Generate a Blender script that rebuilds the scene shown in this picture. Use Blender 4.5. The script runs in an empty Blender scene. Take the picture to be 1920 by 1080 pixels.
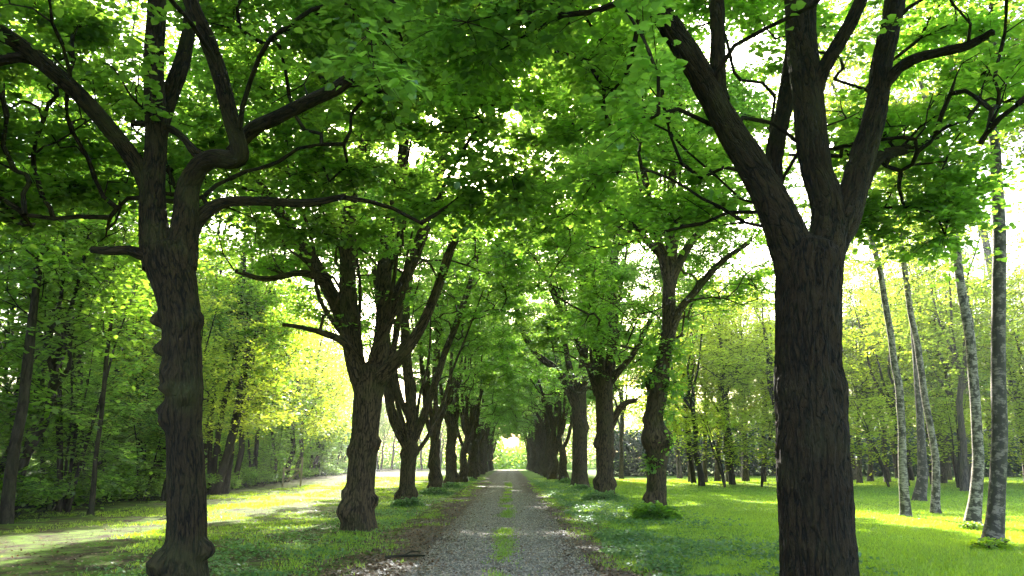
import bpy, math, random
import numpy as np
from mathutils import Vector
PI = math.pi
rad = math.radians
random.seed(7)
RS = np.random.RandomState

# ------------------------------------------------------------------ camera, sky, sun, exposure
S = bpy.context.scene
COL = S.collection
CAM_H, F, PITCH, YAW = 1.6, 1387.0, 13.23, 0.2
cd = bpy.data.cameras.new('camera'); cam = bpy.data.objects.new('camera', cd); COL.objects.link(cam)
cam.location = (0, 0, CAM_H)
cam.rotation_euler = (rad(90 + PITCH), 0, rad(-YAW))
cd.sensor_width = 36; cd.lens = 36 * F / 1920; cd.clip_end = 3000; cd.clip_start = .05
S.camera = cam

SUN_EL, SUN_AZ = 28.0, -2.3           # azimuth measured from +Y towards +X
W = bpy.data.worlds.new('World'); S.world = W; W.use_nodes = True
nt = W.node_tree; nt.nodes.clear()
sky = nt.nodes.new('ShaderNodeTexSky'); sky.sky_type = 'NISHITA'; sky.sun_disc = False
sky.sun_elevation = rad(SUN_EL); sky.sun_rotation = rad(SUN_AZ)
sky.air_density = 1.2; sky.dust_density = 3.0; sky.ozone_density = 1.0
bg = nt.nodes.new('ShaderNodeBackground'); bg.inputs[1].default_value = 0.15
wo = nt.nodes.new('ShaderNodeOutputWorld')
nt.links.new(sky.outputs[0], bg.inputs[0]); nt.links.new(bg.outputs[0], wo.inputs[0])
sd = bpy.data.lights.new('sun', 'SUN'); sun = bpy.data.objects.new('sun', sd); COL.objects.link(sun)
sd.energy = 5.0; sd.angle = rad(0.6); sd.color = (1, .93, .80)
sdir = Vector((math.sin(rad(SUN_AZ)) * math.cos(rad(SUN_EL)), math.cos(rad(SUN_AZ)) * math.cos(rad(SUN_EL)), math.sin(rad(SUN_EL))))
sun.rotation_euler = sdir.to_track_quat('Z', 'Y').to_euler(); sun.location = sdir * 100
S.view_settings.view_transform = 'Standard'; S.view_settings.look = 'None'
S.view_settings.exposure = 2.6; S.view_settings.gamma = 1
cy = S.cycles
cy.max_bounces = 9; cy.diffuse_bounces = 5; cy.glossy_bounces = 2; cy.transmission_bounces = 8; cy.transparent_max_bounces = 4
cy.volume_bounces = 0; cy.use_adaptive_sampling = True; cy.adaptive_threshold = 0.02
cy.use_denoising = True; cy.sample_clamp_indirect = 6; cy.caustics_reflective = False; cy.caustics_refractive = False

# ------------------------------------------------------------------ helpers
cp, sp = math.cos(rad(PITCH)), math.sin(rad(PITCH)); cw, sw = math.cos(rad(YAW)), math.sin(rad(YAW))
def ray(px, py):
    a, b = (px - 960) / F, (540 - py) / F
    y0, z0 = cp - b * sp, sp + b * cp
    return (a * cw + y0 * sw, y0 * cw - a * sw, z0)
def P(px, py, Y):                      # the point seen at a pixel of the photo at distance Y down the avenue
    r = ray(px, py); t = Y / r[1]
    return np.array((r[0] * t, Y, CAM_H + r[2] * t))
def G(px, py):                         # the ground point seen at a pixel
    r = ray(px, py); t = -CAM_H / r[2]
    return np.array((r[0] * t, r[1] * t, 0.0))

def _h(i, j, k, s):
    n = (i * 374761393 + j * 668265263 + k * 2147483647 + s * 1274126177) & 0xffffffff
    n = ((n ^ (n >> 13)) * 1274126177) & 0xffffffff
    return ((n ^ (n >> 16)) & 0xffff) / 32767.5 - 1
def vn(p, s=0):
    p = np.asarray(p, float); f = np.floor(p).astype(np.int64); t = p - f; t = t * t * (3 - 2 * t)
    i, j, k = f[..., 0], f[..., 1], f[..., 2]; u, v, w = t[..., 0], t[..., 1], t[..., 2]
    r = 0
    for a in (0, 1):
        for b in (0, 1):
            for c in (0, 1):
                r = r + _h(i + a, j + b, k + c, s) * (u if a else 1 - u) * (v if b else 1 - v) * (w if c else 1 - w)
    return r
def fbm(p, s=0, o=3):
    p = np.asarray(p, float); r = 0; a = 1; t = 0
    for q in range(o): r = r + a * vn(p * 2 ** q, s + q); t += a; a *= .5
    return r / t
def gz(x, y):                          # height of the ground
    x = np.asarray(x, float); y = np.asarray(y, float)
    m = np.clip((np.abs(x + .35) - 2.6) / 3, 0, 1)
    p = np.stack([x / 7, y / 9, x * 0], -1)
    return m * (fbm(p, 5, 2) * .10 + .03)

class MB:                              # collects vertices and faces, builds ONE mesh object
    def __init__(s): s.v = []; s.b = []; s.t = []; s.f = []; s.n = 0
    def add(s, v, faces, bark=None, tint=None):
        v = np.asarray(v, float).reshape(-1, 3); faces = np.asarray(faces, np.int64)
        s.f.append(faces + s.n); s.v.append(v); s.n += len(v)
        s.b.append(v * 0 if bark is None else bark); s.t.append(np.zeros(len(v)) if tint is None else tint)
    def mesh(s, name, mats, smooth=True, origin=(0, 0, 0)):
        m = bpy.data.meshes.new(name)
        v = np.concatenate(s.v) - np.asarray(origin)
        m.vertices.add(len(v)); m.vertices.foreach_set('co', v.astype(np.float32).ravel())
        li = np.concatenate([f.ravel() for f in s.f]).astype(np.int32)
        lt = np.concatenate([np.full(len(f), f.shape[1]) for f in s.f]).astype(np.int32)
        m.loops.add(len(li)); m.loops.foreach_set('vertex_index', li)
        m.polygons.add(len(lt)); m.polygons.foreach_set('loop_start', (np.cumsum(lt) - lt).astype(np.int32))
        m.update(calc_edges=True)
        a = m.attributes.new('bark', 'FLOAT_VECTOR', 'POINT'); a.data.foreach_set('vector', np.concatenate(s.b).astype(np.float32).ravel())
        a = m.attributes.new('tint', 'FLOAT', 'POINT'); a.data.foreach_set('value', np.concatenate(s.t).astype(np.float32))
        m.polygons.foreach_set('use_smooth', np.full(len(lt), bool(smooth)))
        m.materials.append(mats); m.update()
        return m
    def build(s, name, mat, parent=None, smooth=True):
        o = bpy.data.objects.new(name, s.mesh(name, mat, smooth)); COL.objects.link(o)
        if parent: o.parent = parent
        return o
def tag(o, label=None, cat=None, group=None, kind=None):
    for k, v in (('label', label), ('category', cat), ('group', group), ('kind', kind)):
        if v: o[k] = v
    return o
def empty(name, loc, label, cat, group=None, rz=0):
    o = bpy.data.objects.new(name, None); COL.objects.link(o); o.location = loc; o.rotation_euler.z = rz
    o.empty_display_size = .3
    return tag(o, label, cat, group)
def copy_thing(root, loc, rz, sc, label, group=None):
    r = root.copy(); COL.objects.link(r); r.location = loc; r.rotation_euler = (0, 0, rz); r.scale = sc
    r['label'] = label
    if group: r['group'] = group
    for ch in root.children:
        c = ch.copy(); COL.objects.link(c); c.parent = r
    return r
ORD = 'first second third fourth fifth sixth seventh eighth ninth tenth eleventh twelfth thirteenth fourteenth fifteenth sixteenth seventeenth eighteenth nineteenth twentieth'.split()

# ------------------------------------------------------------------ materials
def mat(name):
    m = bpy.data.materials.new(name); m.use_nodes = True; t = m.node_tree; t.nodes.clear()
    o = t.nodes.new('ShaderNodeOutputMaterial'); return m, t, o
def N(t, kind, **k):
    n = t.nodes.new('ShaderNode' + kind)
    for a, b in k.items():
        if a.startswith('i_'):
            a = a[2:]; n.inputs[int(a) if a.isdigit() else a.replace('_', ' ')].default_value = b
        else: setattr(n, a, b)
    return n
def ramp(t, stops, src):
    n = N(t, 'ValToRGB'); e = n.color_ramp.elements
    while len(e) < len(stops): e.new(.5)
    for q, (p, c) in zip(e, stops): q.position = p; q.color = (*c, 1) if len(c) == 3 else c
    t.links.new(src, n.inputs[0]); return n.outputs[0]
def vmul(t, src, v):
    n = N(t, 'VectorMath', operation='MULTIPLY'); n.inputs[1].default_value = v; t.links.new(src, n.inputs[0]); return n.outputs[0]
def noise(t, vec, scale, detail=4, rough=.55):
    n = N(t, 'TexNoise', i_Scale=scale, i_Detail=detail, i_Roughness=rough)
    if vec is not None: t.links.new(vec, n.inputs['Vector'])
    return n.outputs[0]
def mix(t, fac, a, b, blend='MIX'):
    n = N(t, 'Mix', data_type='RGBA', blend_type=blend)
    for s_, v in ((0, fac), (6, a), (7, b)):
        if isinstance(v, (float, int)): n.inputs[s_].default_value = v
        elif isinstance(v, tuple): n.inputs[s_].default_value = (*v, 1)
        else: t.links.new(v, n.inputs[s_])
    return n.outputs[2]
def leaf_mat(name, refl, trans, tf=.55, var=.35):
    m, t, o = mat(name); L = t.links
    at = N(t, 'Attribute', attribute_name='tint')
    ob = N(t, 'ObjectInfo')
    def shade(c):
        d = tuple(x * (1 - var) for x in c); u = (min(1, c[0] * (1 + var * 1.5)), min(1, c[1] * (1 + var)), c[2] * (1 + var * .5))
        return ramp(t, [(0, d), (1, u)], at.outputs['Fac'])
    hs = []
    for c in (refl, trans):
        h = N(t, 'HueSaturation'); mr = N(t, 'MapRange'); mr.inputs[3].default_value = .85; mr.inputs[4].default_value = 1.15
        L.new(ob.outputs['Random'], mr.inputs[0]); L.new(mr.outputs[0], h.inputs['Value']); L.new(shade(c), h.inputs['Color']); hs.append(h.outputs[0])
    di = N(t, 'BsdfDiffuse'); tr = N(t, 'BsdfTranslucent'); gl = N(t, 'BsdfGlossy', i_Roughness=.42); gl.inputs[0].default_value = (.8, .9, 1, 1)
    L.new(hs[0], di.inputs[0]); L.new(hs[1], tr.inputs[0])
    ms = N(t, 'MixShader', i_0=tf); L.new(di.outputs[0], ms.inputs[1]); L.new(tr.outputs[0], ms.inputs[2])
    m2 = N(t, 'MixShader', i_0=.05); L.new(ms.outputs[0], m2.inputs[1]); L.new(gl.outputs[0], m2.inputs[2])
    L.new(m2.outputs[0], o.inputs[0]); return m
def bark_mat(name, dark, light, moss=None, sc=(9, 9, 1.6), bump=.03, mossf=.5):
    m, t, o = mat(name); L = t.links
    at = N(t, 'Attribute', attribute_name='bark'); geo = N(t, 'NewGeometry')
    v = vmul(t, at.outputs['Vector'], sc)
    def ridge(scale, w, dist):
        n = N(t, 'TexNoise', i_Scale=scale, i_Detail=2.5, i_Roughness=.5, i_Distortion=dist); L.new(v, n.inputs['Vector'])
        q = N(t, 'MapRange'); q.inputs[1].default_value = .5; q.inputs[2].default_value = .5 + w; L.new(n.outputs[0], q.inputs[0])
        q2 = N(t, 'MapRange'); q2.inputs[1].default_value = .5; q2.inputs[2].default_value = .5 - w; L.new(n.outputs[0], q2.inputs[0])
        mx = N(t, 'Math', operation='MAXIMUM'); L.new(q.outputs[0], mx.inputs[0]); L.new(q2.outputs[0], mx.inputs[1]); return mx.outputs[0]
    ra, rb = ridge(1.0, .07, .4), ridge(2.3, .08, .3)
    mm = N(t, 'Math', operation='MULTIPLY_ADD'); L.new(rb, mm.inputs[0]); mm.inputs[1].default_value = .45; mm.inputs[2].default_value = .55
    m2 = N(t, 'Math', operation='MULTIPLY'); L.new(ra, m2.inputs[0]); L.new(mm.outputs[0], m2.inputs[1])
    n1 = noise(t, v, 5, 7, .65); m3 = N(t, 'Math', operation='MULTIPLY_ADD'); L.new(n1, m3.inputs[0]); m3.inputs[1].default_value = .8; m3.inputs[2].default_value = .4
    hgt = N(t, 'Math', operation='MULTIPLY'); L.new(m2.outputs[0], hgt.inputs[0]); L.new(m3.outputs[0], hgt.inputs[1])
    c = mix(t, ramp(t, [(.06, (0, 0, 0)), (.40, (.30, .30, .30)), (.72, (.62, .62, .62)), (1, (1, 1, 1))], hgt.outputs[0]), dark, light)
    wv = vmul(t, at.outputs['Vector'], (2.2, 2.2, .35)); n5 = noise(t, wv, 1.0, 5, .6)
    c = mix(t, ramp(t, [(.5, (0, 0, 0)), (.68, (.6, .6, .6))], n5), c, tuple(x * .35 for x in light))
    n6 = noise(t, geo.outputs['Position'], 6.5, 6, .7); c = mix(t, ramp(t, [(.62, (0, 0, 0)), (.72, (.55, .55, .55))], n6), c, (light[0] * 1.45, light[1] * 1.6, light[2] * 1.8))
    if moss:
        n2 = noise(t, geo.outputs['Position'], 1.7, 5, .6)
        c = mix(t, ramp(t, [(.48, (0, 0, 0)), (.7, (mossf,) * 3)], n2), c, moss)
    b = N(t, 'BsdfPrincipled'); b.inputs['Roughness'].default_value = .88; L.new(c, b.inputs['Base Color'])
    b.inputs['Specular IOR Level'].default_value = .25
    bu = N(t, 'Bump', i_Strength=1.0, i_Distance=bump); L.new(hgt.outputs[0], bu.inputs['Height']); L.new(bu.outputs[0], b.inputs['Normal'])
    L.new(b.outputs[0], o.inputs[0]); return m
def birch_mat(name='birch_bark', wh=(.29, .25, .20), thr=.49):
    m, t, o = mat(name); L = t.links
    at = N(t, 'Attribute', attribute_name='bark')
    v = vmul(t, at.outputs['Vector'], (8, 8, 22)); n1 = noise(t, v, 1.2, 6, .75)
    v2 = vmul(t, at.outputs['Vector'], (7, 7, 4)); n2 = noise(t, v2, 1.4, 5, .6)
    c = mix(t, ramp(t, [(.42, (0, 0, 0)), (.54, (1, 1, 1))], n1), (.045, .036, .028), wh)
    c = mix(t, ramp(t, [(thr, (0, 0, 0)), (thr + .08, (1, 1, 1))], n2), c, (.04, .033, .022))
    sx = N(t, 'SeparateXYZ'); L.new(at.outputs['Vector'], sx.inputs[0])
    base = ramp(t, [(0, (1, 1, 1)), (.22, (0, 0, 0))], N(t, 'Math', operation='MULTIPLY').outputs[0])
    mm = base.node.inputs[0].links[0].from_node; L.new(sx.outputs[2], mm.inputs[0]); mm.inputs[1].default_value = .1
    c = mix(t, base, c, (.085, .085, .035))
    b = N(t, 'BsdfPrincipled'); b.inputs['Roughness'].default_value = .8; L.new(c, b.inputs['Base Color'])
    bu = N(t, 'Bump', i_Strength=.8, i_Distance=.02); L.new(n1, bu.inputs['Height']); L.new(bu.outputs[0], b.inputs['Normal'])
    L.new(b.outputs[0], o.inputs[0]); return m
M = {}
M['bark'] = bark_mat('linden_bark', (.008, .006, .004), (.150, .102, .056), (.065, .068, .02), sc=(17, 17, 3.0), bump=.03)
M['bark_mossy'] = bark_mat('mossy_linden_bark', (.003, .0022, .0012), (.060, .039, .017), (.065, .068, .02), sc=(17, 17, 3.0), bump=.03)
M['bark_big'] = bark_mat('deep_linden_bark', (.0025, .0018, .001), (.050, .030, .013), (.05, .045, .02), sc=(15, 15, 2.6), bump=.045, mossf=.45)
M['bark_dark'] = bark_mat('forest_bark', (.012, .009, .006), (.06, .048, .03), (.035, .045, .015), bump=.015)
M['bark_grey'] = bark_mat('grey_forest_bark', (.03, .025, .02), (.16, .125, .095), (.06, .07, .03), bump=.02)
M['birch'] = birch_mat(); M['birch_dark'] = birch_mat('dark_birch_bark', (.20, .165, .13), .44)
M['leaf'] = leaf_mat('linden_leaf', (.055, .14, .024), (.37, .69, .07), tf=.62)
M['leaf_forest'] = leaf_mat('forest_leaf', (.055, .13, .03), (.38, .70, .05), tf=.6)
M['leaf_light'] = leaf_mat('light_maple_leaf', (.12, .19, .018), (.66, .84, .05), tf=.65, var=.2)
M['leaf_birch'] = leaf_mat('birch_leaf', (.07, .14, .022), (.40, .58, .05), var=.3)
M['herb'] = leaf_mat('herb_leaf', (.07, .16, .05), (.22, .42, .08), tf=.4)
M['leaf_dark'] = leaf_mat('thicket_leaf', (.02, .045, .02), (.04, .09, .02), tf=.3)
M['grass'] = leaf_mat('grass_blade', (.11, .21, .015), (.36, .60, .02), tf=.5, var=.4)
def plain(name, stops, sc, bump=.01, vec='Position', bs=None, sub=None):
    m, t, o = mat(name); L = t.links; g = N(t, 'NewGeometry')
    v = vmul(t, g.outputs['Position'], sc); n = noise(t, v, 1, 6, .62)
    c = ramp(t, stops, n); b = N(t, 'BsdfPrincipled'); b.inputs['Roughness'].default_value = .9; L.new(c, b.inputs['Base Color'])
    bu = N(t, 'Bump', i_Strength=.8, i_Distance=bump); L.new(n, bu.inputs['Height']); L.new(bu.outputs[0], b.inputs['Normal'])
    L.new(b.outputs[0], o.inputs[0]); return m
M['litter'] = leaf_mat('dead_leaf', (.13, .085, .05), (.16, .10, .05), tf=.2, var=.5)
M['wood'] = plain('weathered_wood', [(.3, (.20, .15, .10)), (.7, (.42, .34, .24))], (30, 30, 4))
M['stone'] = leaf_mat('pebble', (.26, .235, .20), (.1, .1, .1), tf=0.0, var=.5)

def ground_mat():
    m, t, o = mat('grassy_ground'); L = t.links; g = N(t, 'NewGeometry')
    pos = g.outputs['Position']; sx = N(t, 'SeparateXYZ'); L.new(pos, sx.inputs[0])
    n1 = noise(t, vmul(t, pos, (1, 1, 1)), 30, 5, .7); n2 = noise(t, pos, 1.6, 6, .68); n3 = noise(t, pos, .25, 3, .5)
    lawn = mix(t, ramp(t, [(.3, (0, 0, 0)), (.7, (1, 1, 1))], n1), (.07, .14, .010), (.17, .29, .02))
    lawn = mix(t, ramp(t, [(.4, (0, 0, 0)), (.65, (.5, .5, .5))], n3), lawn, (.10, .19, .02))
    dirt = mix(t, ramp(t, [(.3, (0, 0, 0)), (.7, (1, 1, 1))], n1), (.028, .019, .010), (.055, .04, .02))
    verge = mix(t, ramp(t, [(.40, (0, 0, 0)), (.62, (1, 1, 1))], n2), dirt, lawn)
    # bare, trodden ground on the side of the wood (x < -1.5), lawn on the other
    xm = N(t, 'Math', operation='MULTIPLY_ADD'); L.new(sx.outputs[0], xm.inputs[0]); xm.inputs[1].default_value = .35; xm.inputs[2].default_value = .2
    xw = N(t, 'Math', operation='ADD'); L.new(xm.outputs[0], xw.inputs[0]); L.new(n2, xw.inputs[1])
    c = mix(t, ramp(t, [(0, (0, 0, 0)), (1, (1, 1, 1))], xw.outputs[0]), verge, lawn)
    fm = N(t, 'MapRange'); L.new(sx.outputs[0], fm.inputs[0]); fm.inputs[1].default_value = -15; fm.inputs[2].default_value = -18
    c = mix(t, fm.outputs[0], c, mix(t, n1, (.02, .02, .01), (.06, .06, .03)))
    b = N(t, 'BsdfPrincipled'); b.inputs['Roughness'].default_value = .95; b.inputs['Specular IOR Level'].default_value = .15; L.new(c, b.inputs['Base Color'])
    bu = N(t, 'Bump', i_Strength=.9, i_Distance=.04); L.new(n1, bu.inputs['Height']); L.new(bu.outputs[0], b.inputs['Normal'])
    L.new(b.outputs[0], o.inputs[0]); return m
def gravel_mat():
    m, t, o = mat('gravel_path'); L = t.links; g = N(t, 'NewGeometry'); pos = g.outputs['Position']
    sx = N(t, 'SeparateXYZ'); L.new(pos, sx.inputs[0])
    vo = N(t, 'TexVoronoi', i_Scale=20.0); L.new(pos, vo.inputs['Vector'])
    bw = N(t, 'RGBToBW'); L.new(vo.outputs['Color'], bw.inputs[0])
    st = ramp(t, [(.05, (.05, .041, .031)), (.5, (.145, .124, .098)), (.85, (.28, .245, .20)), (1, (.56, .51, .44))], bw.outputs[0])
    n1 = noise(t, pos, 1.3, 6, .65); n2 = noise(t, pos, 22, 4, .7)
    dirt = mix(t, ramp(t, [(.35, (0, 0, 0)), (.65, (1, 1, 1))], n2), (.028, .02, .014), (.15, .11, .075))
    ab = N(t, 'Math', operation='ADD'); L.new(sx.outputs[0], ab.inputs[0]); ab.inputs[1].default_value = .3
    aa = N(t, 'Math', operation='ABSOLUTE'); L.new(ab.outputs[0], aa.inputs[0])
    e = N(t, 'MapRange'); L.new(aa.outputs[0], e.inputs[0]); e.inputs[1].default_value = .7; e.inputs[2].default_value = 1.75; e.inputs[3].default_value = -.2; e.inputs[4].default_value = .6
    e2 = N(t, 'MapRange'); L.new(aa.outputs[0], e2.inputs[0]); e2.inputs[1].default_value = .35; e2.inputs[2].default_value = 0; e2.inputs[4].default_value = .35
    s1 = N(t, 'Math', operation='ADD'); L.new(e.outputs[0], s1.inputs[0]); L.new(n1, s1.inputs[1])
    s2 = N(t, 'Math', operation='ADD'); L.new(s1.outputs[0], s2.inputs[0]); L.new(e2.outputs[0], s2.inputs[1])
    c = mix(t, ramp(t, [(.42, (.08,) * 3), (.72, (1, 1, 1))], s2.outputs[0]), st, dirt)
    b = N(t, 'BsdfPrincipled'); b.inputs['Roughness'].default_value = .85; L.new(c, b.inputs['Base Color'])
    bu = N(t, 'Bump', i_Strength=1.0, i_Distance=.045); L.new(vo.outputs['Distance'], bu.inputs['Height']); bu.invert = True
    L.new(bu.outputs[0], b.inputs['Normal']); L.new(b.outputs[0], o.inputs[0]); return m
M['ground'] = ground_mat(); M['gravel'] = gravel_mat()

# ------------------------------------------------------------------ ground and path
def grid_obj(name, xs, ys, zf, m):
    X, Y = np.meshgrid(xs, ys); Z = zf(X, Y); nx, ny = len(xs), len(ys)
    i = np.arange(nx * ny).reshape(ny, nx)
    f = np.stack([i[:-1, :-1], i[:-1, 1:], i[1:, 1:], i[1:, :-1]], -1).reshape(-1, 4)
    mb = MB(); mb.add(np.stack([X, Y, Z], -1), f); return mb.build(name, m)
xs = np.unique(np.concatenate([np.arange(-40, 40.1, .8), np.arange(-480, 481, 40)]))
ys = np.unique(np.concatenate([np.arange(-10, 100, .8), np.arange(100, 300, 8), np.arange(-120, 481, 40)]))
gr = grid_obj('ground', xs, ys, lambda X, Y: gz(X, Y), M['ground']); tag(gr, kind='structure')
yy = np.arange(-6, 152, .12); mb = MB()
def edge(y, s): return vn(np.stack([y * 1.4, y * 0 + s, y * 0], -1), 3) * .14 + vn(np.stack([y * 5, y * 0 + s, y * 0], -1), 4) * .07
cols = [-2.35 + 1.5 * edge(yy, 1), yy * 0 - .9, yy * 0, yy * 0 + .8, 1.75 + 1.6 * edge(yy, 9)]
V = np.stack([np.stack([c, yy, yy * 0 + .004], -1) for c in cols], 1)
i = np.arange(V.shape[0] * 5).reshape(-1, 5)
mb.add(V, np.stack([i[:-1, :-1], i[:-1, 1:], i[1:, 1:], i[1:, :-1]], -1).reshape(-1, 4))
tag(mb.build('path', M['gravel']), kind='structure')

# ------------------------------------------------------------------ wood: tubes
def resample(pts, rr, step):
    pts = np.asarray(pts, float); rr = np.asarray(rr, float)
    if len(pts) == 2: pts = np.array([pts[0], pts.mean(0), pts[1]]); rr = np.array([rr[0], rr.mean(), rr[1]])
    p = np.vstack([2 * pts[0] - pts[1], pts, 2 * pts[-1] - pts[-2]]); r = np.concatenate([[rr[0]], rr, [rr[-1]]])
    op, orr = [], []
    for i in range(1, len(p) - 2):
        n = max(1, int(np.linalg.norm(p[i + 1] - p[i]) / step))
        t = (np.arange(n) / n)[:, None]
        a, b, c, d = p[i - 1], p[i], p[i + 1], p[i + 2]
        op.append(.5 * (2 * b + (c - a) * t + (2 * a - 5 * b + 4 * c - d) * t ** 2 + (3 * b - a - 3 * c + d) * t ** 3))
        orr.append(r[i] + (r[i + 1] - r[i]) * t[:, 0])
    op.append(p[-2][None]); orr.append(r[-2:-1])
    return np.vstack(op), np.concatenate(orr)
def tube(mb, pts, rr, seg=8, step=.3, lump=0., ridge=0., burls=(), seed=0, flare=0., cap=True, wob=0.):
    p, r = resample(pts, rr, step); n = len(p)
    if wob: p = p + np.stack([vn(np.stack([np.arange(n) * step * 1.1, np.full(n, seed * 3.1 + q), np.zeros(n)], -1), 8) for q in (0, 5, 9)], -1) * wob * np.minimum(1, np.arange(n) / 4)[:, None]
    t = np.gradient(p, axis=0); t /= np.linalg.norm(t, axis=1)[:, None] + 1e-9
    u = np.cross(t[0], (0, 1, 0) if abs(t[0][1]) < .9 else (1, 0, 0)); u /= np.linalg.norm(u); U = [u]
    for q in range(1, n):
        u = u - t[q] * np.dot(u, t[q]); u /= np.linalg.norm(u); U.append(u)
    U = np.array(U); Vv = np.cross(t, U)
    ln = np.concatenate([[0], np.cumsum(np.linalg.norm(np.diff(p, axis=0), axis=1))])
    a = np.arange(seg) / seg * 2 * PI
    A, Ln = np.meshgrid(a, ln); R = np.repeat(r[:, None], seg, 1)
    R0 = float(np.mean(r))
    bk = np.stack([np.cos(A) * R0, np.sin(A) * R0, Ln + seed * 3.7], -1)
    if lump: R = R * (1 + lump * fbm(bk * (1.5 / max(R0, .1), 1.5 / max(R0, .1), .9), 11 + seed, 3))
    if flare: R = R * (1 + flare * np.exp(-Ln / .35) * (1 + .35 * np.sin(A * 5 + seed)))
    if ridge:
        w = bk * (14, 14, 2.9) + fbm(bk * 3, 21 + seed, 2)[..., None] * .9
        R = R + ridge * (1 - 2.2 * np.abs(vn(w, 31 + seed))) + ridge * .6 * (1 - 2 * np.abs(vn(w * 2.1, 33 + seed)))
    nr = np.cos(A)[..., None] * U[:, None] + np.sin(A)[..., None] * Vv[:, None]
    X = p[:, None] + nr * R[..., None]
    for (c, w, am, hole) in burls:       # lumps that push the surface outward about a point
        d = np.linalg.norm(X - np.asarray(c), axis=-1) / w
        X = X + nr * (am * np.exp(-d ** 4) * (1 + .5 * fbm(X * 11, 3, 3)) - hole * am * np.exp(-(d / .45) ** 2))[..., None]
    i = np.arange(n * seg).reshape(n, seg); j = np.roll(i, -1, 1)
    f = np.stack([i[:-1], j[:-1], j[1:], i[1:]], -1).reshape(-1, 4)
    mb.add(X, f, bk.reshape(-1, 3))
    if cap:
        mb.add(np.vstack([X[-1], p[-1] + t[-1] * r[-1] * .6]), np.stack([np.arange(seg), (np.arange(seg) + 1) % seg, np.full(seg, seg)], -1), np.vstack([bk[-1], bk[-1][:1]]))
    return p, r

def leaves(mb, pos, dirs, size, rs, full, flat=.35):
    n = len(pos)
    d = dirs + rs.normal(0, .45, (n, 3)) * (1, 1, .5); d[:, 2] -= .25; d /= np.linalg.norm(d, axis=1)[:, None]
    up = np.stack([rs.normal(0, flat, n), rs.normal(0, flat, n), np.ones(n)], -1)
    s = np.cross(d, up); s /= np.linalg.norm(s, axis=1)[:, None]; nn = np.cross(s, d)
    L = (size * rs.uniform(.65, 1.2, n))[:, None]; Wd = L * .46
    if full:                            # two half blades folded on the midrib: a rounded heart-shaped leaf
        b = pos; tip = pos + d * L; fold = nn * L * .10
        l1 = pos + d * L * .18 + s * Wd + fold; l2 = pos + d * L * .62 + s * Wd * .85 + fold
        r1 = pos + d * L * .18 - s * Wd + fold; r2 = pos + d * L * .62 - s * Wd * .85 + fold
        v = np.stack([b, l1, l2, tip, r2, r1], 1); k = 6
        f = np.array([[0, 1, 2, 3], [0, 3, 4, 5]])
    else:
        v = np.stack([pos, pos + d * L * .45 + s * Wd, pos + d * L, pos + d * L * .4 - s * Wd], 1); k = 4
        f = np.array([[0, 1, 2, 3]])
    F_ = (np.arange(n)[:, None, None] * k + f[None]).reshape(-1, 4)
    tt = np.clip(.5 + .28 * rs.normal(0, 1, n) + .25 * fbm(pos * .7, 77, 2), 0, 1)
    mb.add(v.reshape(-1, 3), F_, None, np.repeat(tt, k))

def in_ellipsoid(rs, n, c, r, shell=.45):
    d = rs.normal(0, 1, (n, 3)); d /= np.linalg.norm(d, axis=1)[:, None]
    return np.asarray(c) + d * np.asarray(r) * (shell + (1 - shell) * rs.uniform(0, 1, n) ** .6)[:, None]

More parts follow.
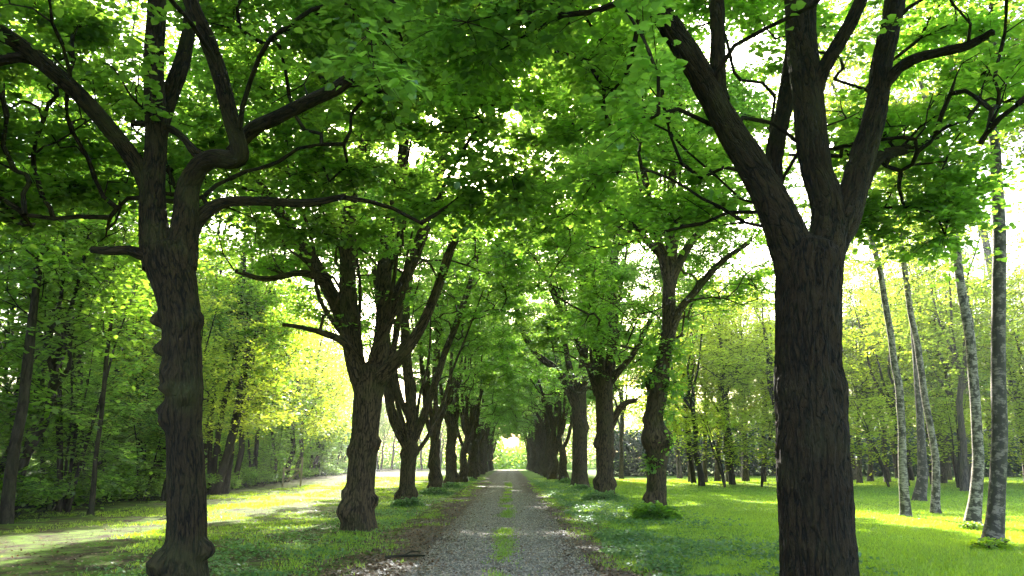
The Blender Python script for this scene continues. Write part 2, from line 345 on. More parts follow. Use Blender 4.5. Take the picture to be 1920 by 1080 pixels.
def crown_on(limbs, env, natt, ntwig, nleaf, lsize, seed, wood, crown, full=False, keep=None, tip=.010, spray=.75, flat=.35, gap=.0, updraw=.28, seg=5, tw=.55, hollow=0, hz=9.5, rmax=.04):
    """limbs: list of (points, radii) already standing. Branches grow from them to points in the crown, twigs and leaves on these."""
    rs = RS(seed); pos, rd, dr = [], [], []
    for p, r in limbs:
        q, s_ = resample(p, r, .4); dd = np.gradient(q, axis=0); dd /= np.linalg.norm(dd, axis=1)[:, None] + 1e-9
        k = max(1, int(len(q) * .35)); pos += list(q[k:]); rd += list(s_[k:]); dr += list(dd[k:])
    att = env(rs, natt * 2)
    if gap: att = att[fbm(att * .35, seed + 5, 2) > -gap * .6]
    att = att[:natt]
    if keep is not None: att = att[keep(att)]
    base = np.min(np.array(pos), axis=0); c0 = np.mean(np.array(pos), axis=0); c0[2] = base[2]
    att = att[np.argsort(np.linalg.norm((att - c0), axis=1))]
    npos, nrd, ndr = list(pos), list(rd), list(dr); par = [-1] * len(pos); cnt = [0] * len(pos); chains = []
    for a in att:
        Q = np.array(npos); d = np.linalg.norm(Q - a, axis=1) * np.where(np.arange(len(Q)) < len(pos), .8, 1) + 1.0 * np.maximum(0, Q[:, 2] - a[2] + .3)
        k = int(np.argmin(d)); s0 = npos[k]; D = np.linalg.norm(a - s0)
        if D < .25: continue
        cdir = ndr[k] * .55 + np.array((0, 0, updraw)) + (a - s0) / D * .5
        ctl = s0 + cdir / np.linalg.norm(cdir) * D * .5
        m = max(2, int(D / .4)); tt = (np.arange(1, m + 1) / m)[:, None]
        pp = (1 - tt) ** 2 * s0 + 2 * tt * (1 - tt) * ctl + tt ** 2 * a
        pp = pp + rs.normal(0, .045, pp.shape) * (1 - .5 * tt)
        idx = [k]; prev = s0
        for x in pp:
            npos.append(x); dd = x - prev; ndr.append(dd / (np.linalg.norm(dd) + 1e-9)); nrd.append(0); par.append(idx[-1]); cnt.append(0); idx.append(len(npos) - 1); prev = x
        cnt[-1] += 1; chains.append(idx)
    cnt = np.array(cnt, float)
    for k in range(len(par) - 1, -1, -1):
        if par[k] >= 0: cnt[par[k]] += cnt[k]
    Q = np.array(npos); nb = len(pos)
    rr = tip * np.maximum(cnt, 1) ** .47; rr = np.minimum(rr, rmax); rr[:nb] = np.array(rd)
    for idx in chains:
        r_ = rr[idx].copy(); r_[0] = min(r_[0], r_[1] * 1.15); r_ = np.minimum.accumulate(r_)
        r_ *= np.linspace(1, .7, len(r_))
        tube(wood, Q[idx], r_, seg=seg if r_[0] < .05 else seg + 2, step=.45, seed=idx[0] % 17, cap=False)
    # twigs
    cand = np.arange(nb, len(Q)) if len(Q) > nb + 5 else np.arange(len(Q))
    w = 1 / (cnt[cand] + .5) ** .35; w /= w.sum()
    k = rs.choice(cand, ntwig, p=w); s0 = Q[k]
    if hollow:                          # the shaded inside of the crown has lost its twigs
        ax = c0[:2]; dd = np.linalg.norm(s0[:, :2] - ax, axis=1); ok = ~((dd < hollow * (1 + .3 * vn(s0 * .8, 6))) & (s0[:, 2] < hz + vn(s0 * .5, 7)) & (rs.uniform(0, 1, ntwig) < .93))
        k = k[ok]; s0 = s0[ok]; ntwig = len(k)
    th = rs.uniform(0, 2 * PI, ntwig); ln = rs.uniform(.5, 1.3, ntwig) * spray
    d = np.stack([np.cos(th), np.sin(th), rs.normal(.05, .28, ntwig)], -1); d = d + np.array(ndr)[k] * .5
    d /= np.linalg.norm(d, axis=1)[:, None]
    if keep is not None:
        ok = keep(s0 + d * ln[:, None]); s0, d, ln = s0[ok], d[ok], ln[ok]
    nt_ = len(s0); m_ = s0 + d * ln[:, None] * .5; e_ = s0 + d * ln[:, None] - np.array((0, 0, 1)) * (ln * .18)[:, None]
    sd_ = np.cross(d, (0, 0, 1)); sd_ /= np.linalg.norm(sd_, axis=1)[:, None]; r0 = .007
    up_ = np.cross(sd_, d)
    tri = [np.cos(q) * sd_ + np.sin(q) * up_ for q in (0, 2.09, 4.19)]
    v = np.stack([s0 + t * r0 for t in tri] + [m_ + t * r0 * .7 for t in tri] + [e_ + t * r0 * .3 for t in tri], 1)
    f = np.array([[a + o, (a + 1) % 3 + o, (a + 1) % 3 + 3 + o, a + 3 + o] for o in (0, 3) for a in range(3)])
    wood.add(v.reshape(-1, 3), (np.arange(nt_)[:, None, None] * 9 + f[None]).reshape(-1, 4), np.repeat(s0, 9, 0))
    # leaves: two ranks along each twig, in layered sprays
    per = max(1, int(nleaf / max(nt_, 1)))
    t = rs.uniform(.12, 1.05, (nt_, per)); side = rs.choice([-1, 1], (nt_, per))
    lat = side * rs.uniform(.02, 1, (nt_, per)) * (tw * .42) * (1.1 - .55 * t)
    ctr = s0[:, None] + d[:, None] * (ln[:, None] * t)[..., None] - np.array((0, 0, 1)) * (ln[:, None] * .18 * t ** 2)[..., None]
    pos_ = ctr + sd_[:, None] * lat[..., None] + rs.normal(0, .035, (nt_, per, 3)) - np.array((0, 0, 1)) * (np.abs(lat) * .25)[..., None]
    dirs = d[:, None] * .6 + sd_[:, None] * (side * .8)[..., None]
    leaves(crown, pos_.reshape(-1, 3), dirs.reshape(-1, 3), lsize, rs, full, flat)
    return Q

# ------------------------------------------------------------------ the avenue
KEEPXY = lambda cx, lim: (lambda p: np.abs(p[:, 0] - cx) < lim)
def px2m(hw, Y, z=3.0): return hw * (Y * cp + (z - CAM_H) * sp) / F
def avenue_env(x, y, z0=4.3, z1=17, rx=5.0, ry=5.4, lobe=None, vault=.8):
    def env(rs, n):
        c = (x, y, (z0 + z1) / 2 - .8); p = in_ellipsoid(rs, int(n * 2.2), c, (rx, ry, (z1 - z0) / 2 + .8), .35)
        p = p[p[:, 2] > z0 + .75 * fbm(p * .6, 9, 2) + vault * np.maximum(0, np.hypot(p[:, 0] - x, p[:, 1] - y) - 1.6)]
        if lobe: k = int(n * .22); p = np.vstack([p[:n - k], in_ellipsoid(rs, k, lobe[0], lobe[1], .1)]); p = p[rs.permutation(len(p))]
        return p[:n]
    return env
GROUPA = 'old linden trees lining the gravel path'
def traced_tree(base, Y, trunk, limbs, burls, label, env, natt, ntwig, nleaf, lsize, seed, full=False, keep=None, bark='bark', segs=40, step=.12, ridge=.0, lump=.07, flare=.25, gap=.2, steep=0, hol=3.1, hzz=10):
    root = empty('linden_tree', (base[0], base[1], float(gz(base[0], base[1]))), label, 'tree', GROUPA)
    off = np.array(root.location)
    def conv(l):
        out = []; rr = []
        for q in l:
            dy = q[3] if len(q) > 3 else 0
            out.append(P(q[0], q[1], Y + dy)); rr.append(px2m(q[2], Y + dy, out[-1][2]))
        return np.array(out), np.array(rr)
    tp, tr = conv(trunk)
    first = np.array((tp[0][0], tp[0][1], off[2] - .25)); tp = np.vstack([first, tp]); tr = np.concatenate([[tr[0] * 1.05], tr])
    bl = [(P(b[0], b[1], Y - px2m(b[4] if len(b) > 4 else 0, Y)), px2m(b[2], Y), px2m(b[2], Y) * b[3], b[5] if len(b) > 5 else 0) for b in burls]
    def local(mbx): mbx.v = [v - off for v in mbx.v]; return mbx
    mb = MB(); tube(mb, tp, tr, seg=segs, step=step, lump=lump, ridge=ridge, burls=bl, seed=seed % 7, flare=flare); local(mb).build('trunk', M[bark], root)
    L = [(tp, tr)]
    for k, l in enumerate(limbs):
        lp, lr = conv(l); mb = MB(); tube(mb, lp, lr, seg=max(10, int(segs * .6)), step=step * 1.4, lump=lump * .7, ridge=ridge * .6, seed=k + 2, wob=.03)
        local(mb).build('limb', M[bark], root); L.append((lp, lr))
    rx_ = RS(seed + 900)
    for k in range(steep):
        a0 = rx_.uniform(0, 2 * PI); sp_ = rx_.uniform(.9, 3.0); q0 = tp[-1] - (0, 0, rx_.uniform(.15, .7)); hh = rx_.uniform(5.5, 8.5); r0 = rx_.uniform(.05, .085)
        pts = [q0] + [q0 + (math.cos(a0) * sp_ * f ** .8 + rx_.normal(0, .1), math.sin(a0) * sp_ * f ** .8 + rx_.normal(0, .1), hh * f) for f in (.12, .3, .5, .75, 1)]
        mb = MB(); rr_ = [r0 * c_ for c_ in (1.2, 1, .85, .65, .45, .25)]; tube(mb, pts, rr_, seg=10, step=.25, seed=k, lump=.05); local(mb).build('limb', M[bark], root); L.append((np.array(pts), np.array(rr_)))
    wood, cr = MB(), MB()
    crown_on([l for q_, l in enumerate(L[1:]) if q_ >= len(limbs) or limbs[q_][-1][2] < 5.9 or limbs[q_][-1][1] < -50], env, natt, ntwig, nleaf, lsize, seed, wood, cr, full=full, keep=keep, gap=gap, hollow=hol, hz=hzz)
    local(wood).build('branches', M[bark], root); local(cr).build('crown', M['leaf'], root, smooth=False)
    return root

# right front
YR = 10.2; bR = P(1532, 1107, YR)
def frontkeep(bx, by, zmin=7.4):
    def k(p):                          # nothing low hangs between the fork and the path side where the photographer stands
        return ~((p[:, 1] < by + .4) & (p[:, 2] < zmin) & (np.abs(p[:, 0] - bx) < 2.2)) & (p[:, 1] > 2.5)
    return k
traced_tree(bR, YR,
    [(1537, 1100, 68), (1535, 1060, 66), (1530, 980, 65), (1524, 880, 63), (1521, 800, 61), (1518, 740, 61), (1515, 680, 57), (1515, 600, 56), (1516, 540, 56), (1518, 490, 57), (1520, 462, 48)],
    [[(1500, 520, 40), (1478, 445, 37), (1450, 380, 32), (1412, 310, 28), (1376, 250, 26), (1338, 185, 23, -.2), (1303, 125, 22, -.4), (1262, 60, 20, -.6), (1224, 0, 19, -.8), (1190, -70, 17, -1), (1160, -180, 14, -1.2), (1130, -300, 10, -1.4)],
     [(1352, 190, 15), (1347, 110, 13), (1345, 50, 12), (1343, 0, 12), (1335, -80, 11, .3), (1330, -200, 8, .6), (1310, -330, 5, 1)],
     [(1535, 510, 38), (1552, 440, 33), (1552, 385, 29), (1530, 310, 27), (1518, 220, 27), (1510, 140, 27, .1), (1502, 60, 26, .2), (1498, 0, 26, .3), (1490, -100, 23, .4), (1480, -250, 17, .6), (1480, -420, 10, .9)],
     [(1478, 420, 16, .5), (1452, 350, 15, .6), (1455, 270, 15, .7), (1470, 205, 14, .8), (1483, 140, 13, .9), (1488, 60, 12, 1.1), (1480, -60, 10, 1.3), (1470, -200, 6, 1.6)],
     [(1528, 170, 14), (1550, 120, 12, -.1), (1578, 75, 11, -.2), (1605, 25, 11, -.3), (1630, -40, 10, -.4), (1660, -140, 7, -.5)],
     [(1543, 515, 29), (1570, 440, 26), (1592, 390, 24), (1610, 310, 22, .1), (1630, 240, 20, .2), (1645, 180, 18, .3), (1655, 115, 17, .3), (1668, 50, 17, .3), (1678, -10, 18, .3), (1690, -120, 14, .4), (1700, -260, 9, .6)],
     [(1652, 175, 13, .3), (1675, 140, 10, .2), (1710, 112, 9, 0), (1760, 97, 8, -.2), (1815, 84, 7, -.4), (1860, 60, 5, -.6)],
     [(1530, 530, 18, .2), (1552, 488, 17, .3), (1596, 420, 15, .7), (1618, 345, 13, 1), (1645, 300, 11, 1.4), (1700, 278, 8, 1.9), (1760, 255, 6, 2.4)]],
    [(1455, 720, 24, .30, 30), (1560, 800, 40, .12, 60), (1512, 512, 18, .25, 62, .6), (1460, 830, 20, .2, 30), (1590, 730, 30, .15, 40)],
    'thickest dark furrowed linden with forked limbs, front of the right row', avenue_env(bR[0], bR[1], 4.6, 15.5, 5.6, 5.8, vault=.3, lobe=((bR[0] + 2.5, bR[1] + .6, 6.3), (2.2, 3, 1.5))), 560, 7000, 150000, .115, 11, full=True,
    keep=frontkeep(bR[0], YR), bark='bark_big', segs=230, step=.03, ridge=.019, lump=.05, flare=.05, gap=.3)
# left front
YL = 10.0; bL = P(345, 1112, YL)
traced_tree(bL, YL,
    [(345, 1105, 43), (345, 1060, 39), (350, 1000, 34), (350, 920, 33), (348, 860, 32), (344, 800, 31), (346, 730, 32), (342, 660, 32), (340, 600, 33), (331, 545, 36), (320, 500, 42), (314, 466, 40)],
    [[(300, 500, 30), (292, 430, 26), (288, 350, 21), (290, 270, 19), (292, 190, 18), (290, 100, 17), (294, 20, 16), (290, -80, 14), (280, -220, 10), (270, -380, 6)],
     [(296, 260, 16, .1), (312, 190, 16, .3), (332, 140, 15, .4), (345, 100, 13, .5), (360, 20, 11, .6), (380, -100, 8, .8)],
     [(288, 370, 18), (268, 325, 16, 0), (215, 252, 14, -.3), (150, 178, 14, -.6), (80, 118, 14, -.9), (0, 66, 14, -1.2), (-80, 30, 12, -1.5), (-200, -20, 8, -1.8)],
     [(120, 150, 10, -.75), (60, 112, 9, -.9), (20, 108, 9, -1.1), (-40, 125, 8, -1.3), (-120, 130, 6, -1.5)],
     [(335, 500, 32), (344, 440, 25), (351, 395, 22), (356, 350, 20, 0), (376, 312, 18, -.1), (404, 296, 17, -.2), (436, 298, 17, -.3), (452, 290, 16, -.35), (446, 262, 15, -.4), (430, 215, 14, -.45), (412, 145, 14, -.5), (388, 75, 14, -.6), (360, 10, 13, -.7), (335, -70, 12, -.8), (310, -200, 8, -1)],
     [(345, 470, 20), (366, 420, 15, .1), (395, 393, 12, .2), (430, 379, 9, .3), (500, 376, 8, .5), (575, 378, 7, .7), (645, 370, 5, .9)],
     [(436, 288, 14, .1), (475, 242, 13, .1), (520, 220, 13, 0), (580, 190, 12, -.2), (632, 165, 12, -.3), (668, 130, 12, -.4), (695, 90, 12, -.5), (722, 40, 12, -.6), (745, -10, 11, -.7), (770, -90, 8, -.9)],
     [(300, 475, 16), (268, 480, 12, -.1), (240, 472, 9, -.2), (205, 474, 7, -.3), (172, 472, 6, -.4)],
     [(378, 296, 9, -.1), (352, 264, 6, -.1), (312, 240, 6, 0), (250, 231, 5, .1)]],
    [(390, 1030, 17, 1.5, 8), (303, 1058, 24, .95, 20), (354, 597, 21, .55, 38, .9), (300, 600, 15, 1.2, 2), (302, 655, 15, 1.3, 2), (314, 715, 22, .7, 28, .6), (345, 738, 19, .9, 38), (306, 780, 24, .5, 10), (303, 690, 20, .4, 10), (375, 600, 16, .4, 0)],
    'knobbly mossy linden with an elbow-shaped limb, front of the left row', avenue_env(bL[0] - .2, bL[1], 4.4, 15.5, 5.6, 5.8, vault=.3, lobe=((bL[0] - 2.6, bL[1] - .6, 6.1), (2.2, 2.6, 1.6))), 560, 7000, 150000, .115, 23, full=True,
    keep=frontkeep(bL[0], YL, 6.5), bark='bark_mossy', segs=170, step=.035, ridge=.010, lump=.06, flare=.12, gap=.3)
# second on the left
b = G(672, 994); Y2 = b[1]
traced_tree(b, Y2,
    [(672, 990, 32), (672, 960, 29), (676, 900, 26), (681, 850, 25), (686, 800, 25), (690, 750, 26), (694, 715, 28), (694, 690, 26)],
    [[(684, 730, 21), (668, 680, 18), (657, 620, 16), (653, 540, 16), (652, 470, 14), (655, 400, 12), (668, 320, 10), (690, 230, 8), (700, 100, 6)],
     [(692, 720, 21), (710, 670, 16), (718, 600, 14), (720, 520, 14), (728, 440, 12), (748, 350, 10), (760, 250, 9), (780, 120, 7)],
     [(664, 660, 14), (640, 590, 14, .3), (610, 530, 13, .4), (570, 470, 12, .5), (528, 405, 10, .6), (480, 330, 8, .7), (430, 230, 6, .8)],
     [(700, 720, 18), (740, 680, 12, -.4), (780, 630, 10, -.7), (815, 560, 8, -1), (845, 470, 8, -1.3), (880, 390, 7, -1.6), (940, 375, 4, -2)],
     [(662, 660, 9, -.3), (635, 636, 7, -.6), (600, 622, 5, -1), (560, 612, 4, -1.3), (532, 608, 3, -1.6)],
     [(612, 525, 9, .3), (570, 512, 6, 0), (500, 522, 5, -.3), (440, 508, 4, -.6)],
     [(700, 690, 14, .5), (740, 560, 10, 1), (790, 450, 9, 1.4), (830, 300, 8, 1.8), (850, 180, 6, 2)]],
    [(655, 957, 20, .6, 16), (704, 938, 12, .9, 4), (655, 925, 14, .5, 12), (706, 832, 13, .6, 8), (662, 845, 14, .35, 8), (680, 735, 15, .3, 22)],
    'second linden of the left row with burls at its foot and two big stems', avenue_env(b[0], Y2, 4.7, 17, 5.2, 5.6), 490, 6600, 138000, .11, 31, segs=64, step=.06, ridge=.01, lump=.08, gap=.12, steep=9, hol=3.0, hzz=10)
b = G(763, 945); Y3 = b[1]
traced_tree(b, Y3,
    [(763, 943, 17), (763, 920, 15), (765, 880, 14), (768, 850, 14), (770, 830, 14)],
    [[(768, 845, 11), (750, 810, 10), (735, 775, 9), (727, 735, 8), (724, 680, 7), (715, 600, 6), (700, 500, 4)],
     [(770, 840, 13), (772, 790, 11), (768, 730, 10), (762, 660, 9), (760, 580, 8), (775, 480, 6), (790, 380, 5)],
     [(772, 830, 10), (790, 790, 8), (812, 730, 7), (835, 660, 6), (862, 590, 6), (882, 530, 5), (900, 460, 4)],
     [(768, 790, 6), (750, 740, 5), (740, 690, 5), (742, 600, 4)]],
    [(750, 932, 12, .6, 6), (776, 925, 10, .6, 4), (778, 845, 9, .6, 4), (750, 850, 9, .5, 4)],
    'third linden of the left row, its stem splitting low into a narrow fork', avenue_env(b[0], Y3, 4.6, 17, 5.2, 5.6), 430, 5600, 105000, .118, 37, segs=40, step=.1, lump=.09, gap=.12, steep=8, hol=3.1, hzz=10.5)
# second, third and fourth on the right
b = G(1232, 968); YB = b[1]
traced_tree(b, YB,
    [(1230, 965, 19), (1231, 930, 18), (1231, 890, 17), (1232, 850, 20), (1231, 820, 23), (1226, 785, 17), (1232, 745, 18), (1237, 710, 17), (1244, 670, 12), (1254, 620, 13), (1254, 570, 12), (1256, 520, 11)],
    [[(1256, 535, 11), (1240, 470, 8), (1228, 420, 7), (1210, 340, 6), (1195, 260, 5), (1180, 150, 4)],
     [(1256, 530, 11), (1262, 450, 9), (1258, 370, 8), (1265, 280, 7), (1258, 180, 5)],
     [(1256, 530, 10), (1275, 490, 8), (1300, 450, 7), (1340, 420, 6), (1405, 405, 4)],
     [(1256, 625, 9), (1275, 580, 7, -.3), (1305, 545, 6, -.6), (1350, 495, 5, -1), (1405, 455, 4, -1.4)],
     [(1240, 480, 7, -.4), (1200, 440, 6, -.6), (1160, 425, 5, -.9), (1120, 410, 3, -1.2)]],
    [(1212, 822, 20, .4, 10), (1250, 825, 18, .4, 10), (1214, 715, 20, .5, 10), (1231, 735, 9, .4, 18, .5), (1240, 825, 9, .4, 18, .5), (1215, 938, 14, .5, 8), (1212, 785, 12, .4, 6)],
    'slender knotty linden with leafy shoots up its trunk and a bush at its foot', avenue_env(b[0], YB, 4.9, 16.5, 5.0, 5.5), 460, 6000, 120000, .114, 41, segs=64, step=.07, ridge=.01, lump=.10, gap=.12, steep=4, hol=2.8, hzz=10)
b = G(1135, 934); YC = b[1]
traced_tree(b, YC,
    [(1135, 930, 18), (1134, 900, 15), (1134, 860, 16), (1134, 800, 16), (1133, 750, 16), (1130, 710, 17)],
    [[(1124, 730, 11), (1122, 660, 10), (1115, 600, 10), (1108, 540, 9), (1100, 460, 7), (1095, 380, 5)],
     [(1138, 730, 11), (1146, 660, 10), (1150, 600, 10), (1148, 540, 9), (1155, 460, 7), (1180, 360, 5)],
     [(1122, 740, 9), (1105, 690, 6), (1080, 640, 5), (1045, 570, 5), (1020, 500, 4)],
     [(1140, 720, 8), (1165, 690, 6, -.4), (1190, 660, 5, -.8), (1220, 600, 4, -1.2)],
     [(1146, 800, 7), (1160, 770, 6), (1175, 755, 5), (1194, 750, 4)]],
    [(1120, 905, 12, .6, 6), (1150, 905, 10, .5, 6), (1120, 830, 12, .4, 6), (1150, 850, 9, .4, 6)],
    'twin-stemmed linden of the right row with a crooked stub branch low down', avenue_env(b[0], YC, 4.8, 17, 5.1, 5.6), 430, 5600, 105000, .118, 43, segs=44, step=.1, ridge=.012, lump=.09, gap=.12, steep=8, hol=3.1, hzz=10.5)
b = G(1087, 918); YD = b[1]
traced_tree(b, YD,
    [(1087, 917, 18), (1087, 890, 15), (1087, 850, 14), (1087, 800, 14), (1086, 760, 14), (1085, 735, 14)],
    [[(1080, 760, 10), (1062, 720, 8), (1040, 690, 7), (1008, 665, 6), (985, 630, 6), (966, 570, 5), (950, 500, 4)],
     [(1088, 745, 11), (1093, 690, 9), (1096, 620, 8), (1092, 540, 7), (1090, 460, 5)],
     [(1080, 740, 8), (1062, 660, 5), (1050, 580, 4), (1030, 500, 3)]],
    [(1100, 800, 10, .4, 6)],
    'straight smooth-stemmed linden of the right row with one limb leaning over the path', avenue_env(b[0], YD, 4.8, 17, 5.1, 5.6), 420, 5400, 100000, .12, 47, segs=40, step=.12, lump=.05, gap=.12, steep=8, hol=3.2, hzz=10.5)

# generic trees, one of each kind built and copied
def generic(name, label, cat, group, seed, h_fork, r0, nlimb, top, env, natt, ntwig, nleaf, lsize, bark, leaf, spread=2.2, lean=.3, burl=6, segs=22, lump=.09, gap=.25, limb_up=.55, flat=.35, spray=.75, tip=.012, joined=False, tw=.55, curve=.0, hollow=0, hz=0, rl=.62):
    rs = RS(seed); root = empty(name, (0, 0, 0), label, cat, group)
    lx, ly = rs.normal(0, lean, 2)
    tp = [(0, 0, -.2)]; tr = [r0 * 1.15]
    k = 5
    for q in range(1, k + 1):
        f = q / k; tp.append((lx * f + rs.normal(0, .06) + curve * math.sin(f * PI), ly * f + rs.normal(0, .06), h_fork * f)); tr.append(r0 * (1 - .18 * f))
    bl = [((math.cos(a) * r0, math.sin(a) * r0, z), rs.uniform(.4, .85) * r0, rs.uniform(.35, .8) * r0 * .6, 0) for a, z in zip(rs.uniform(0, 6.28, burl), list(rs.uniform(.05, .7, burl // 2)) + list(rs.uniform(.7, h_fork, burl - burl // 2)))]
    t1 = MB(); tube(t1, tp, tr, seg=segs, step=.15 if segs > 15 else .4, lump=lump, burls=bl, seed=seed % 9, flare=.25)
    L = []; e = np.array(tp[-1])
    for q in range(nlimb):
        a = q / nlimb * 2 * PI + rs.uniform(-.5, .5); sp_ = spread * rs.uniform(.4, 1.2); hh = top * rs.uniform(.75, 1.05) - h_fork
        if q == 0: sp_ *= .2
        st = e - (0, 0, rs.uniform(.15, .35 + .2 * h_fork * (1 - limb_up) if nlimb < 6 else .3))
        pts = [st]; rr = [r0 * rl]
        for f in (.12, .3, .55, .8, 1):
            pts.append(st + (math.cos(a) * sp_ * f ** .75 + rs.normal(0, .15), math.sin(a) * sp_ * f ** .75 + rs.normal(0, .15), hh * f)); rr.append(max(.02, r0 * rl * .88 * (1 - f * .82)))
        tube(t1, pts, rr, seg=max(6, segs // 2), step=.3, lump=.04, seed=q); L.append((np.array(pts), np.array(rr)))
    wd, cr = MB(), MB()
    crown_on(L, env, natt, ntwig, nleaf, lsize, seed + 100, wd, cr, gap=gap, flat=flat, spray=spray, tip=tip, tw=tw, seg=4, hollow=hollow, hz=hz)
    t1.build('trunk', M[bark], root); wd.build('branches', M[bark], root); cr.build('crown', M[leaf], root, smooth=False)
    return root
protos = []
for s_ in range(3):
    hf = (3.4, 2.7, 3.9)[s_]
    protos.append(generic('linden_tree', 'linden', 'tree', GROUPA, 60 + s_, hf, (.40, .36, .44)[s_], (6, 7, 6)[s_], 15.5,
        avenue_env(0, 0, 4.6, 17, 5.1, 5.6), 370, 5200, 98000, .128, 'bark', 'leaf', spread=2.7, lean=.15, burl=12, segs=36, hollow=3.5, hz=11.5, rl=.5))
used = set()
def put(pl, k, x, y, rz, s, label, group):
    p = pl[k]; z = float(gz(x, y))
    if id(p) not in used:
        used.add(id(p)); p.location = (x, y, z); p.rotation_euler.z = rz; p.scale = s; p['label'] = label; p['group'] = group; return p
    return copy_thing(p, (x, y, z), rz, s, label, group)
def along(bx, by): return G(bx, by)
rs = RS(5); cnt_ = 0
lrow = [G(815, 924), G(845, 912)] ; y = lrow[-1][1]
while y < 150: y += 9.6; lrow.append(np.array((-3.75 + rs.normal(0, .12), y + rs.normal(0, .5), 0)))
rrow = [G(1057, 905)]; y = rrow[-1][1]
while y < 150: y += 9.8; rrow.append(np.array((4.1 + rs.normal(0, .12), y + rs.normal(0, .5), 0)))
desc = ['lumpy', 'thick', 'bulging', 'slim', 'straight', 'burred', 'dark', 'mossy']
for side, row, n0 in (('left', lrow, 3), ('right', rrow, 4)):
    for q, p in enumerate(row):
        w = [.62, .72, .8, .9, .85][q] if (side == 'left' and q < 5) else rs.uniform(.85, 1.05)
        put(protos, (q * 2 + (side == 'right')) % 3 if q else 1, p[0], p[1], rs.uniform(0, 6.28), (max(.88, w) if q else .88, max(.88, w), 1 + rs.uniform(-.05, .05)),
            f'{ORD[q + n0]} linden from the camera in the {side} row along the gravel path', GROUPA)

# ------------------------------------------------------------------ woods
def env_tree(z0, z1, r, low=.5):
    def env(rs, n):
        p = in_ellipsoid(rs, int(n * 1.3), (0, 0, (z0 + z1) / 2), (r, r, (z1 - z0) / 2), .25)
        return p[:n]
    return env
FOR = 'trees of the dense wood on the left'
forest = [generic('forest_tree', 'x', 'tree', FOR, 80 + k, (7, 5, 8, 4)[k], (.17, .13, .21, .12)[k], (4, 4, 5, 5)[k], (18, 14, 20, 11)[k],
    env_tree((4.5, 3, 6, 1.8)[k], (20, 16, 22, 12.5)[k], (3.6, 3.2, 4.0, 3.0)[k]), 110, 1000, 9500, .18, 'bark_dark', 'leaf_forest', spread=2.0, lean=.5, burl=0, segs=10, gap=.25, flat=.3, spray=1.1, tw=.8, tip=.009, curve=.3) for k in range(4)]
def sapling(seed, h, r, nst, leaf, name, group, nleaf, lsize, z0=.5, bark='bark_dark', spread=.5, flat=.3):
    rs = RS(seed); root = empty(name, (0, 0, 0), 'x', 'shrub' if h < 3 else 'tree', group); t1 = MB(); L = []
    for q in range(nst):
        a = rs.uniform(0, 6.28); pts = [np.array((math.cos(a) * .12 * (nst > 1), math.sin(a) * .12 * (nst > 1), -.1))]; rr = [.012 * h ** .9]
        for f in (.25, .5, .75, 1):
            pts.append(pts[0] + (math.cos(a) * spread * h * f ** 1.3 + rs.normal(0, .05), math.sin(a) * spread * h * f ** 1.3 + rs.normal(0, .05), h * f * rs.uniform(.92, 1))); rr.append(rr[0] * (1 - .8 * f))
        tube(t1, pts, rr, seg=6, step=.3, seed=q); L.append((np.array(pts), np.array(rr)))
    wd, cr = MB(), MB()
    crown_on(L, env_tree(z0, h * 1.05, r), 60, int(nleaf / 14), nleaf, lsize, seed + 3, wd, cr, gap=.5, spray=.14 * h + .3, tip=.005, flat=flat, seg=4, tw=.55)
    t1.build('stem', M[bark], root); wd.build('branches', M[bark], root); cr.build('crown', M[leaf], root, smooth=False)
    return root
sapl = [sapling(200 + k, (6, 4.5, 7.5)[k], (2.0, 1.8, 2.2)[k], (3, 2, 4)[k], 'leaf_forest', 'sapling', FOR, 4200, .15, z0=.6, spread=.18) for k in range(3)]
bush = [sapling(220 + k, (1.9, 1.3)[k], (1.35, 1.1)[k], 7, 'leaf_forest', 'shrub', 'shrubs at the edge of the left wood', 2600, .12, z0=.1, spread=.4) for k in range(2)]

rs = RS(17)
def xedge(y): return -13.8 - (y - 18) * .115
# rows of forest trees; sparse labelled lattice so that each has a place of its own
where = {}
def deep(x, y):
    d = xedge(y) - x
    return 'at the edge of' if d < 2.5 else ('a little inside' if d < 7 else 'deep in')
def region(y):
    return 'nearest part' if y < 26 else ('near part' if y < 40 else ('middle part' if y < 62 else 'far part'))
kinds = [['tall arching tree', 'slim dark tree', 'tall thick tree', 'low-branched leafy tree']]
def wood_tree(x, y):
    k = int(rs.choice([0, 1, 2, 3], p=[.3, .3, .2, .2])); s = rs.uniform(.85, 1.2)
    lab = f'{kinds[0][k]} {deep(x, y)} the left wood, in its {region(y)}'
    put(forest, k, x, y, rs.uniform(0, 6.28), (s, s, s * rs.uniform(.9, 1.1)), lab, FOR if x < 0 else RG)
y = 11.0
while y < 185:
    e = xedge(y); dep = [0.8, 4.6, 9.5, 15, 22] + ([30] if y > 40 else [])
    for d in dep:
        if y > 95 and d > 16: continue
        wood_tree(e - d + rs.normal(0, .9), y + rs.normal(0, 1.0))
    y += 4.6 + y * .04
y = 13.0; kk = 0
while y < 120:
    for d in (1.0, 3.5, 7.5):
        x = xedge(y) - d + rs.normal(0, .8); k = int(rs.randint(3)); s = rs.uniform(.75, 1.15)
        lab = f'{("three-stemmed", "thin", "spreading")[k]} young tree {deep(x, y)} the left wood, in its {region(y)}'
        put(sapl, k, x, y + rs.normal(0, .8), rs.uniform(0, 6.28), (s, s, s), lab, 'young trees in the left wood')
    y += 2.6 + y * .03
y = 12.5
while y < 110:
    for d in (-.2, 1.6, 4.0):
        x = xedge(y) - d + rs.normal(0, .5); k = int(rs.randint(2)); s = rs.uniform(.6, 1.15)
        lab = f'{("tall", "low")[k]} green shrub {deep(x, y)} the left wood, in its {region(y)}'
        put(bush, k, x, y + rs.normal(0, .6), rs.uniform(0, 6.28), (s, s, s * .85), lab, 'shrubs at the edge of the left wood')
    y += 1.9 + y * .03

